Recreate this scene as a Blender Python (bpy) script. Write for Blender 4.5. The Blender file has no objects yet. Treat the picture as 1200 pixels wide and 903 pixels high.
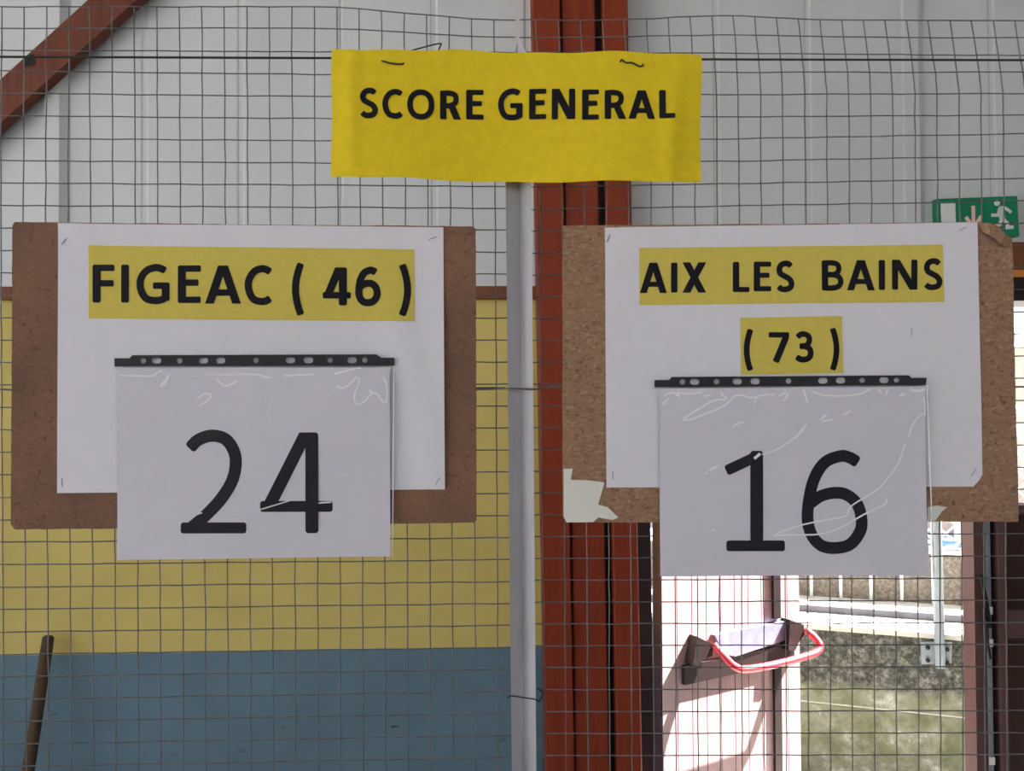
import bpy, math, random
from math import sin, cos, pi, radians
from mathutils import Vector, Matrix, Euler
from mathutils.geometry import tessellate_polygon

random.seed(7)
SC = bpy.context.scene
COL = SC.collection

# ------------------------------------------------------------------ camera
FPX = 1040.0                       # focal length in pixels of the 1200x903 frame
CAM = Vector((0.0, 0.0, 1.75))
PITCH, ROLL = radians(1.1), -0.006
R = (Matrix.Rotation(radians(90) + PITCH, 3, 'X') @ Matrix.Rotation(ROLL, 3, 'Z'))
cd = bpy.data.cameras.new('camera')
cd.sensor_width = 36.0
cd.lens = FPX / 1200.0 * 36.0
cd.clip_start = 0.02
cam = bpy.data.objects.new('camera', cd)
cam.location = CAM
cam.rotation_euler = R.to_euler()
COL.objects.link(cam)
SC.camera = cam

# ------------------------------------------------------------------ sky, sun, exposure
world = bpy.data.worlds.new('sky')
SC.world = world
world.use_nodes = True
wn, wl = world.node_tree.nodes, world.node_tree.links
wn.clear()
w_out = wn.new('ShaderNodeOutputWorld')
w_bg = wn.new('ShaderNodeBackground')
w_tc = wn.new('ShaderNodeTexCoord')
w_sep = wn.new('ShaderNodeSeparateXYZ')
w_ramp = wn.new('ShaderNodeValToRGB')
w_ramp.color_ramp.elements[0].position = 0.0
w_ramp.color_ramp.elements[0].color = (0.91, 0.93, 1.0, 1)
w_ramp.color_ramp.elements[1].position = 0.8
w_ramp.color_ramp.elements[1].color = (0.66, 0.76, 1.0, 1)
wl.new(w_tc.outputs['Generated'], w_sep.inputs[0])
wl.new(w_sep.outputs['Z'], w_ramp.inputs[0])
wl.new(w_ramp.outputs[0], w_bg.inputs[0])
wl.new(w_bg.outputs[0], w_out.inputs[0])
w_bg.inputs[1].default_value = 2.05

SUN_DIR = Vector((0.612, 0.146, 0.77)).normalized()     # towards the sun
sl = bpy.data.lights.new('sun', 'SUN')
sl.energy = 82.0
sl.angle = radians(0.6)
sl.color = (1.0, 0.97, 0.93)
sun = bpy.data.objects.new('sun', sl)
sun.rotation_euler = SUN_DIR.to_track_quat('Z', 'Y').to_euler()
sun.location = (8, 5, 8)
COL.objects.link(sun)

SC.view_settings.view_transform = 'Standard'
SC.view_settings.look = 'None'
SC.view_settings.exposure = 0.0
SC.view_settings.gamma = 1.0
SC.view_settings.use_curve_mapping = False


# ------------------------------------------------------------------ ray helpers
def ray(px, py):
    return (R @ Vector(((px - 600.0) / FPX, -(py - 451.5) / FPX, -1.0))).normalized()


class Plane:
    """A vertical plane with in-plane direction u, up z and normal n towards the viewer's side."""
    def __init__(self, origin, slope):
        self.o = Vector(origin)
        self.u = Vector((1.0, slope, 0.0)).normalized()
        self.n = Vector((self.u.y, -self.u.x, 0.0))

    def hit(self, px, py, off=0.0):
        d = ray(px, py)
        t = (self.n.dot(self.o - CAM) + off) / self.n.dot(d)
        return CAM + d * t

    def at(self, u, z, off=0.0):
        p = self.o + self.u * u + self.n * off
        return Vector((p.x, p.y, z))

    def uz(self, px, py, off=0.0):
        p = self.hit(px, py, off)
        return ((p - self.o).dot(self.u), p.z)


def hit_z(px, py, z):
    d = ray(px, py)
    return CAM + d * ((z - CAM.z) / d.z)


FL = Plane((0, 1.0, 0), 0.038)       # wire fence, first panel
FR = Plane((0, 1.0, 0), -0.013)      # wire fence, second panel
W = Plane((0, 2.8, 0), 0.038)        # end wall of the hall


# ------------------------------------------------------------------ materials
def new_mat(name):
    m = bpy.data.materials.new(name)
    m.use_nodes = True
    nt = m.node_tree
    return m, nt.nodes, nt.links, nt.nodes['Principled BSDF']


def tex(N, L, scale, detail=6.0, rough=0.6, stretch=None, dist=0.0):
    tc = N.new('ShaderNodeTexCoord')
    t = N.new('ShaderNodeTexNoise')
    t.inputs['Scale'].default_value = scale
    t.inputs['Detail'].default_value = detail
    t.inputs['Roughness'].default_value = rough
    t.inputs['Distortion'].default_value = dist
    if stretch:
        mp = N.new('ShaderNodeMapping')
        mp.inputs['Scale'].default_value = stretch
        L.new(tc.outputs['Object'], mp.inputs[0])
        L.new(mp.outputs[0], t.inputs[0])
    else:
        L.new(tc.outputs['Object'], t.inputs[0])
    return t.outputs[0]


def ramp(N, L, src, stops):
    r = N.new('ShaderNodeValToRGB')
    e = r.color_ramp.elements
    e[0].position, e[0].color = stops[0][0], (*stops[0][1], 1)
    e[1].position, e[1].color = stops[-1][0], (*stops[-1][1], 1)
    for p, c in stops[1:-1]:
        x = e.new(p)
        x.color = (*c, 1)
    L.new(src, r.inputs[0])
    return r.outputs[0]


def mix(N, L, fac, a, b, mode='MIX'):
    m = N.new('ShaderNodeMix')
    m.data_type = 'RGBA'
    m.blend_type = mode
    for sock, v in ((m.inputs[0], fac), (m.inputs[6], a), (m.inputs[7], b)):
        if isinstance(v, (int, float)):
            sock.default_value = v
        elif isinstance(v, tuple):
            sock.default_value = (*v, 1)
        else:
            L.new(v, sock)
    return m.outputs[2]


def bump(N, L, src, strength, dist=0.002):
    b = N.new('ShaderNodeBump')
    b.inputs['Strength'].default_value = strength
    b.inputs['Distance'].default_value = dist
    L.new(src, b.inputs['Height'])
    return b.outputs[0]


def plain(name, c, rough=0.6, metal=0.0, var=0.0, scale=20.0, bmp=0.0, spec=0.3, stretch=None):
    m, N, L, P = new_mat(name)
    P.inputs['Roughness'].default_value = rough
    P.inputs['Metallic'].default_value = metal
    P.inputs['Specular IOR Level'].default_value = spec
    if var or bmp:
        n = tex(N, L, scale, stretch=stretch)
        if var:
            lo = tuple(max(0.0, x * (1 - var)) for x in c)
            hi = tuple(min(1.0, x * (1 + var)) for x in c)
            L.new(ramp(N, L, n, [(0.3, lo), (0.7, hi)]), P.inputs['Base Color'])
        else:
            P.inputs['Base Color'].default_value = (*c, 1)
        if bmp:
            L.new(bump(N, L, n, bmp), P.inputs['Normal'])
    else:
        P.inputs['Base Color'].default_value = (*c, 1)
    return m


def timber(name, c, dark=0.55, rough=0.55):
    m, N, L, P = new_mat(name)
    g = tex(N, L, 9.0, 8.0, 0.65, (6.0, 6.0, 0.5), 0.6)
    big = tex(N, L, 3.0, 3.0, 0.5)
    col = ramp(N, L, g, [(0.2, tuple(x * (dark + .15) for x in c)), (0.5, c), (0.85, tuple(min(1, x * 1.15) for x in c))])
    col = mix(N, L, ramp(N, L, big, [(0.35, (0.25,) * 3), (0.65, (0.0,) * 3)]), col, tuple(x * 0.6 for x in c))
    L.new(col, P.inputs['Base Color'])
    P.inputs['Roughness'].default_value = rough
    P.inputs['Specular IOR Level'].default_value = 0.25
    L.new(bump(N, L, g, 0.12), P.inputs['Normal'])
    return m


def chipboard(name, c, warm, fleck, dark, chip=0.35):
    m, N, L, P = new_mat(name)
    big = tex(N, L, 9.0, 5.0, 0.6)
    fine = tex(N, L, 170.0, 8.0, 0.75)
    tc = N.new('ShaderNodeTexCoord')
    v = N.new('ShaderNodeTexVoronoi')
    v.inputs['Scale'].default_value = 380.0
    mp = N.new('ShaderNodeMapping')
    mp.inputs['Scale'].default_value = (0.6, 1.0, 1.0)
    mp.inputs['Rotation'].default_value = (0, 0.5, 0)
    L.new(tc.outputs['Object'], mp.inputs[0])
    L.new(mp.outputs[0], v.inputs[0])
    chips = N.new('ShaderNodeSeparateColor')
    L.new(v.outputs['Color'], chips.inputs[0])
    col = mix(N, L, ramp(N, L, big, [(0.3, (0,) * 3), (0.7, (1,) * 3)]), c, warm)
    col = mix(N, L, chip, col, ramp(N, L, chips.outputs[0], [(0.0, dark), (0.25, c), (0.8, warm), (1.0, fleck)]))
    col = mix(N, L, ramp(N, L, fine, [(0.33, (0.9,) * 3), (0.44, (0,) * 3)]), col, dark)
    col = mix(N, L, ramp(N, L, fine, [(0.62, (0,) * 3), (0.78, (0.6,) * 3)]), col, fleck)
    L.new(col, P.inputs['Base Color'])
    P.inputs['Roughness'].default_value = 0.85
    P.inputs['Specular IOR Level'].default_value = 0.1
    L.new(bump(N, L, fine, 0.5, 0.001), P.inputs['Normal'])
    return m


M = {}
M['paper'] = plain('white_paper', (0.74, 0.73, 0.79), 0.8, var=0.02, scale=60, spec=0.1)
M['number_paper'] = plain('copy_paper', (0.70, 0.68, 0.76), 0.8, var=0.02, scale=40, spec=0.1)
M['banner'] = plain('yellow_paper', (0.80, 0.60, 0.022), 0.75, var=0.07, scale=90, bmp=0.06, spec=0.15)
M['highlight'] = plain('highlighter_print', (0.66, 0.55, 0.115), 0.8, var=0.05, scale=120, spec=0.1)
M['ink'] = plain('black_ink', (0.009, 0.008, 0.011), 0.6, spec=0.15)
M['ink_large'] = plain('black_toner', (0.008, 0.009, 0.018), 0.55, spec=0.15)
M['strip'] = plain('black_plastic', (0.010, 0.010, 0.014), 0.35, spec=0.4, var=0.3, scale=60)
M['board_a'] = chipboard('hardboard_brown', (0.16, 0.098, 0.07), (0.27, 0.145, 0.095), (0.36, 0.23, 0.16), (0.10, 0.055, 0.035), 0.12)
M['board_b'] = chipboard('particle_board', (0.30, 0.18, 0.115), (0.35, 0.215, 0.135), (0.55, 0.40, 0.28), (0.10, 0.05, 0.03))
M['tape'] = plain('masking_tape', (0.74, 0.74, 0.68), 0.5, var=0.05, scale=70, bmp=0.2)
M['wire'] = plain('galvanised_wire', (0.15, 0.15, 0.15), 0.45, metal=0.35, var=0.3, scale=50)
M['dark_wire'] = plain('dark_iron_wire', (0.03, 0.035, 0.035), 0.5, metal=0.3)
M['staple'] = plain('staple_steel', (0.30, 0.30, 0.32), 0.35, metal=0.8)
M['steel'] = plain('galvanised_steel', (0.50, 0.50, 0.53), 0.5, metal=0.25, var=0.12, scale=30, bmp=0.1, stretch=(1, 1, 0.2))
M['timber'] = timber('red_stained_timber', (0.25, 0.038, 0.013))
M['brace'] = timber('red_brown_beam', (0.165, 0.048, 0.026), 0.3)
M['rail'] = timber('brown_rail', (0.20, 0.07, 0.035))
M['orange'] = timber('varnished_pine', (0.75, 0.30, 0.05), 0.8)
M['frame'] = plain('dark_door_frame', (0.055, 0.035, 0.045), 0.45, var=0.2, scale=12)
M['black'] = plain('black_paint', (0.012, 0.009, 0.009), 0.5)
M['door'] = plain('faded_pink_brown_paint', (0.35, 0.23, 0.235), 0.45, var=0.12, scale=14, stretch=(5, 5, 0.4))
M['door_edge'] = plain('brown_door_edge', (0.016, 0.008, 0.009), 0.9, var=0.2, scale=20, spec=0.02)
M['stile'] = timber('brown_leaf_timber', (0.115, 0.062, 0.058))
M['dark_timber'] = timber('dark_leaf_panel', (0.05, 0.022, 0.018))
M['bar_red'] = plain('red_enamel', (0.50, 0.012, 0.025), 0.38, spec=1.0)
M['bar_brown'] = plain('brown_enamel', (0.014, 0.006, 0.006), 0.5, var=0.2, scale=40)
M['plate'] = plain('brushed_aluminium', (0.20, 0.21, 0.32), 0.5, metal=0.4, var=0.25, scale=18)
M['green'] = plain('sign_green', (0.0, 0.21, 0.10), 0.4)
M['sign_white'] = plain('sign_white', (0.72, 0.76, 0.76), 0.4)
M['sign_pink'] = plain('sign_arrow_pale', (0.80, 0.55, 0.48), 0.4)
M['white_metal'] = plain('white_painted_metal', (0.62, 0.66, 0.70), 0.45, var=0.06, scale=20)
M['post_metal'] = plain('grey_painted_steel', (0.20, 0.235, 0.27), 0.5, var=0.1, scale=18)
M['stick'] = timber('weathered_handle', (0.10, 0.065, 0.04), 0.4, 0.8)
M['concrete_floor'] = plain('concrete_floor', (0.30, 0.28, 0.26), 0.85, var=0.15, scale=3)
M['gravel'] = plain('gravel_ground', (0.36, 0.34, 0.30), 0.9, var=0.3, scale=40, bmp=0.4)
M['riser_shade'] = plain('riser_shade_grey', (0.10, 0.10, 0.125), 0.85, var=0.15, scale=15)  # shade on the step's upright face put into its dark grey
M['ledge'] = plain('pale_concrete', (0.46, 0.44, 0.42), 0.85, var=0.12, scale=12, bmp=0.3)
M['roof'] = plain('roof_sheet', (0.45, 0.45, 0.47), 0.7)
M['plaster'] = plain('hall_plaster', (0.55, 0.53, 0.48), 0.8, var=0.05, scale=3)
M['house'] = plain('pale_render', (0.42, 0.34, 0.31), 0.9, var=0.08, scale=5)
M['slate'] = plain('grey_slate', (0.22, 0.22, 0.23), 0.7, var=0.2, scale=6)
M['blue'] = plain('blue_tarpaulin', (0.10, 0.20, 0.62), 0.5, var=0.3, scale=6)


def cladding_mat():
    m, N, L, P = new_mat('white_metal_cladding')
    streak = tex(N, L, 2.0, 4.0, 0.5, (3.0, 3.0, 0.5))
    spots = tex(N, L, 14.0, 4.0, 0.7)
    col = ramp(N, L, streak, [(0.3, (0.585, 0.62, 0.635)), (0.7, (0.64, 0.68, 0.695))])
    col = mix(N, L, ramp(N, L, spots, [(0.70, (0,) * 3), (0.80, (0.35,) * 3)]), col, (0.35, 0.35, 0.34))
    L.new(col, P.inputs['Base Color'])
    P.inputs['Roughness'].default_value = 0.5
    P.inputs['Specular IOR Level'].default_value = 0.3
    return m


def wainscot_mat(z_line):
    """Two coats of paint on one masonry wall: yellow above the line, blue below it."""
    m, N, L, P = new_mat('yellow_and_blue_wall_paint')
    tc = N.new('ShaderNodeTexCoord')
    sp = N.new('ShaderNodeSeparateXYZ')
    L.new(tc.outputs['Object'], sp.inputs[0])
    gt = N.new('ShaderNodeMath')
    gt.operation = 'GREATER_THAN'
    gt.inputs[1].default_value = z_line
    L.new(sp.outputs['Z'], gt.inputs[0])
    n = tex(N, L, 6.0, 5.0, 0.6)
    y = ramp(N, L, n, [(0.3, (0.60, 0.49, 0.155)), (0.7, (0.68, 0.56, 0.185))])
    b = ramp(N, L, n, [(0.3, (0.125, 0.205, 0.265)), (0.7, (0.15, 0.245, 0.31))])
    scuff = tex(N, L, 11.0, 3.0, 0.6, (1.0, 1.0, 2.2))
    b = mix(N, L, ramp(N, L, scuff, [(0.68, (0,) * 3), (0.80, (0.7,) * 3)]), b, (0.05, 0.06, 0.07))
    # old dark scuff mark low on the blue paint
    c = W.hit(463, 851, 0)
    vd = N.new('ShaderNodeVectorMath')
    vd.operation = 'SUBTRACT'
    vd.inputs[1].default_value = c
    L.new(tc.outputs['Object'], vd.inputs[0])
    vs = N.new('ShaderNodeVectorMath')
    vs.operation = 'MULTIPLY'
    vs.inputs[1].default_value = (1 / .032, 0.0, 1 / .011)
    L.new(vd.outputs[0], vs.inputs[0])
    vl = N.new('ShaderNodeVectorMath')
    vl.operation = 'LENGTH'
    L.new(vs.outputs[0], vl.inputs[0])
    ad = N.new('ShaderNodeMath')
    ad.operation = 'ADD'
    L.new(vl.outputs['Value'], ad.inputs[0])
    L.new(tex(N, L, 60.0, 4.0, 0.7), ad.inputs[1])
    b = mix(N, L, ramp(N, L, ad.outputs[0], [(0.7, (0.75,) * 3), (1.0, (0,) * 3)]), b, (0.03, 0.035, 0.045))
    L.new(mix(N, L, gt.outputs[0], b, y), P.inputs['Base Color'])
    P.inputs['Roughness'].default_value = 0.6
    P.inputs['Specular IOR Level'].default_value = 0.2
    return m


def mossy_mat(z_rough):
    """Old concrete: pebbly grey near the top, smoother with moss lower down."""
    m, N, L, P = new_mat('mossy_concrete')
    tc = N.new('ShaderNodeTexCoord')
    sp = N.new('ShaderNodeSeparateXYZ')
    L.new(tc.outputs['Object'], sp.inputs[0])
    wob = tex(N, L, 7.0, 4.0, 0.6)
    ad = N.new('ShaderNodeMath')
    ad.operation = 'MULTIPLY_ADD'
    ad.inputs[1].default_value = 0.10
    L.new(wob, ad.inputs[0])
    L.new(sp.outputs['Z'], ad.inputs[2])
    mr = N.new('ShaderNodeMapRange')
    mr.inputs['From Min'].default_value = z_rough
    mr.inputs['From Max'].default_value = z_rough + 0.05
    L.new(ad.outputs[0], mr.inputs['Value'])
    peb = tex(N, L, 30.0, 9.0, 0.85)
    peb_c = ramp(N, L, peb, [(0.40, (0.008, 0.010, 0.008)), (0.50, (0.06, 0.06, 0.052)), (0.64, (0.24, 0.24, 0.22))])
    moss = tex(N, L, 9.0, 6.0, 0.65)
    low = ramp(N, L, moss, [(0.30, (0.075, 0.085, 0.04)), (0.46, (0.15, 0.155, 0.10)), (0.58, (0.22, 0.22, 0.18)), (0.70, (0.45, 0.46, 0.43))])
    low = mix(N, L, ramp(N, L, peb, [(0.36, (0.7,) * 3), (0.5, (0,) * 3)]), low, (0.09, 0.10, 0.06))
    L.new(mix(N, L, mr.outputs[0], low, peb_c), P.inputs['Base Color'])
    P.inputs['Roughness'].default_value = 0.95
    L.new(bump(N, L, peb, 0.9, 0.006), P.inputs['Normal'])
    return m


def pebble_mat():
    m, N, L, P = new_mat('pebbledash')
    peb = tex(N, L, 60.0, 8.0, 0.75)
    L.new(ramp(N, L, peb, [(0.3, (0.075, 0.065, 0.056)), (0.5, (0.165, 0.145, 0.125)), (0.7, (0.32, 0.30, 0.27))]), P.inputs['Base Color'])
    P.inputs['Roughness'].default_value = 0.95
    L.new(bump(N, L, peb, 0.8, 0.008), P.inputs['Normal'])
    return m


def film_mat():
    m, N, L, P = new_mat('clear_plastic_film')
    N.remove(P)
    out = N['Material Output']
    t = N.new('ShaderNodeBsdfTransparent')
    t.inputs[0].default_value = (0.98, 0.98, 0.985, 1)
    g = N.new('ShaderNodeBsdfGlossy')
    g.inputs['Roughness'].default_value = 0.12
    g.inputs['Color'].default_value = (1, 1, 1, 1)
    n1 = tex(N, L, 16.0, 3.0, 0.5, (1.0, 1.0, 0.6), 1.5)
    L.new(bump(N, L, n1, 0.3, 0.006), g.inputs['Normal'])
    mx = N.new('ShaderNodeMixShader')
    mx.inputs[0].default_value = 0.03
    L.new(t.outputs[0], mx.inputs[1])
    L.new(g.outputs[0], mx.inputs[2])
    L.new(mx.outputs[0], out.inputs['Surface'])
    return m


def crease_glint_mat(white):  # near-white colour stands in for glare along the sleeve folds
    m, N, L, P = new_mat('painted_crease_glint')
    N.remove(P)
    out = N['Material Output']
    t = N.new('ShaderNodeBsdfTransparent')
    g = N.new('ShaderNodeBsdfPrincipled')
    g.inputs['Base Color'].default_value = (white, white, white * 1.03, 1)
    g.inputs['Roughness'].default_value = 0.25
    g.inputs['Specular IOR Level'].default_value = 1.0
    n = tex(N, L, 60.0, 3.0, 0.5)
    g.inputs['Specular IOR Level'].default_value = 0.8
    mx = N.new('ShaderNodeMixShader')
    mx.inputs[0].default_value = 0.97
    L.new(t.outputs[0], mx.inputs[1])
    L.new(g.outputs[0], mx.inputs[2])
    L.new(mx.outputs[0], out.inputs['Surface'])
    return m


def glass_mat():
    m, N, L, P = new_mat('window_glass')
    N.remove(P)
    out = N['Material Output']
    t = N.new('ShaderNodeBsdfTransparent')
    t.inputs[0].default_value = (0.9, 0.92, 0.92, 1)
    g = N.new('ShaderNodeBsdfGlossy')
    g.inputs['Roughness'].default_value = 0.02
    mx = N.new('ShaderNodeMixShader')
    mx.inputs[0].default_value = 0.08
    L.new(t.outputs[0], mx.inputs[1])
    L.new(g.outputs[0], mx.inputs[2])
    L.new(mx.outputs[0], out.inputs['Surface'])
    return m


M['cladding'] = cladding_mat()
M['film'] = film_mat()
M['crease_glint'] = crease_glint_mat(0.96)
M['faint_crease_glint'] = crease_glint_mat(0.80)
M['glass'] = glass_mat()
M['pebble'] = pebble_mat()


# ------------------------------------------------------------------ geometry helpers
class MB:
    def __init__(self):
        self.v, self.f = [], []

    def add(self, V, F):
        b = len(self.v)
        self.v += [Vector(p) for p in V]
        self.f += [tuple(i + b for i in f) for f in F]
        return self

    def box8(self, c):
        """c: four corners of the near face (anticlockwise), then the four of the far face."""
        return self.add(c, [(0, 1, 2, 3), (7, 6, 5, 4), (0, 4, 5, 1), (1, 5, 6, 2), (2, 6, 7, 3), (3, 7, 4, 0)])

    def box(self, x0, x1, y0, y1, z0, z1):
        return self.box8([(x0, y0, z0), (x1, y0, z0), (x1, y0, z1), (x0, y0, z1),
                          (x0, y1, z0), (x1, y1, z0), (x1, y1, z1), (x0, y1, z1)])

    def slab(self, P, u0, u1, z0, z1, near, far):
        """box in the frame of a vertical plane; near/far are offsets towards the viewer"""
        q = [(u0, z0), (u1, z0), (u1, z1), (u0, z1)]
        return self.box8([P.at(u, z, near) for u, z in q] + [P.at(u, z, far) for u, z in q])

    def tube(self, pts, r, sides=6, flat=None):
        pts = [Vector(p) for p in pts]
        rs = r if isinstance(r, (list, tuple)) else [r] * len(pts)
        V, F = [], []
        prev = None
        for i, p in enumerate(pts):
            d = (pts[min(i + 1, len(pts) - 1)] - pts[max(i - 1, 0)]).normalized()
            if prev is None:
                a = Vector((0, 0, 1)) if abs(d.z) < 0.9 else Vector((1, 0, 0))
                s = d.cross(a).normalized()
            else:
                s = (prev - d * prev.dot(d)).normalized()
            prev = s
            t = d.cross(s)
            for k in range(sides):
                a = 2 * pi * k / sides
                V.append(p + (s * cos(a) + t * sin(a)) * rs[i])
        n = len(pts)
        for i in range(n - 1):
            for k in range(sides):
                k2 = (k + 1) % sides
                F.append((i * sides + k, i * sides + k2, (i + 1) * sides + k2, (i + 1) * sides + k))
        F.append(tuple(range(sides))[::-1])
        F.append(tuple((n - 1) * sides + k for k in range(sides)))
        return self.add(V, F)

    def prism(self, loops, front, back):
        """loops: outline then holes, lists of 2-D points; front/back map a 2-D point to space."""
        tris = tessellate_polygon([[Vector((p[0], p[1], 0)) for p in lp] for lp in loops])
        flat = [p for lp in loops for p in lp]
        n = len(flat)
        V = [front(*p) for p in flat] + [back(*p) for p in flat]
        F = []
        for t in tris:
            F.append(tuple(t))
            F.append(tuple(i + n for i in reversed(t)))
        b = 0
        for lp in loops:
            k = len(lp)
            for i in range(k):
                j = (i + 1) % k
                F.append((b + i, b + j, b + j + n, b + i + n))
            b += k
        return self.add(V, F)

    def ribbon(self, pts, w, f, closed=False, soft=True, up=0.0):
        """flat stroke of width w along 2-D pts, mapped by f(px, py)"""
        pts = [Vector(p) for p in pts]
        n = len(pts)
        left, right = [], []
        for i, p in enumerate(pts):
            if closed:
                a, b = pts[i - 1], pts[(i + 1) % n]
            else:
                a, b = pts[max(i - 1, 0)], pts[min(i + 1, n - 1)]
            d1 = (p - a).normalized() if (p - a).length > 1e-9 else (b - p).normalized()
            d2 = (b - p).normalized() if (b - p).length > 1e-9 else d1
            n1, n2 = Vector((-d1.y, d1.x)), Vector((-d2.y, d2.x))
            m = (n1 + n2)
            m = m.normalized() if m.length > 1e-6 else n1
            k = 1.0 / max(0.45, m.dot(n1))
            left.append(p + m * (w * 0.5 * k))
            right.append(p - m * (w * 0.5 * k))
        if soft and not closed:
            c = min(w * 0.16, 2.4)
            d0 = (pts[1] - pts[0]).normalized()
            d9 = (pts[-1] - pts[-2]).normalized()
            n0, n9 = Vector((-d0.y, d0.x)), Vector((-d9.y, d9.x))
            left = [pts[0] + n0 * (w / 2 - c)] + [pts[0] + d0 * c + n0 * w / 2] + left[1:-1] + [pts[-1] - d9 * c + n9 * w / 2, pts[-1] + n9 * (w / 2 - c)]
            right = [pts[0] - n0 * (w / 2 - c)] + [pts[0] + d0 * c - n0 * w / 2] + right[1:-1] + [pts[-1] - d9 * c - n9 * w / 2, pts[-1] - n9 * (w / 2 - c)]
        n = len(left)
        V = [f(*p) for p in left] + [f(*p) for p in right]
        F = []
        for i in range(n if closed else n - 1):
            j = (i + 1) % n
            F.append((i, j, j + n, i + n))
        return self.add(V, F)

    def obj(self, name, mat, root=None, smooth=False, kind=None):
        me = bpy.data.meshes.new(name)
        o0 = root_loc(root) if root else Vector((0, 0, 0))
        me.from_pydata([tuple(p - o0) for p in self.v], [], self.f)
        me.validate()
        me.update()
        if smooth:
            me.polygons.foreach_set('use_smooth', [True] * len(me.polygons))
        me.materials.append(mat)
        o = bpy.data.objects.new(name, me)
        COL.objects.link(o)
        if root:
            o.parent = root
        if kind:
            o['kind'] = kind
        return o


def root_loc(o):
    p = Vector((0, 0, 0))
    while o is not None:
        p += o.location
        o = o.parent
    return p


def thing(name, label, cat, loc=(0, 0, 0), group=None):
    o = bpy.data.objects.new(name, None)
    o.empty_display_size = 0.05
    o.location = loc
    COL.objects.link(o)
    o['label'], o['category'] = label, cat
    if group:
        o['group'] = group
    return o


def bez(pts, n=6):
    """Catmull-Rom through 2-D or 3-D points"""
    P = [Vector(p) for p in pts]
    P = [P[0] * 2 - P[1]] + P + [P[-1] * 2 - P[-2]]
    out = []
    for i in range(1, len(P) - 2):
        for k in range(n):
            t = k / n
            a, b, c, d = P[i - 1], P[i], P[i + 1], P[i + 2]
            out.append(0.5 * ((2 * b) + (c - a) * t + (2 * a - 5 * b + 4 * c - d) * t * t + (3 * b - a - 3 * c + d) * t ** 3))
    out.append(P[-2])
    return out


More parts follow.
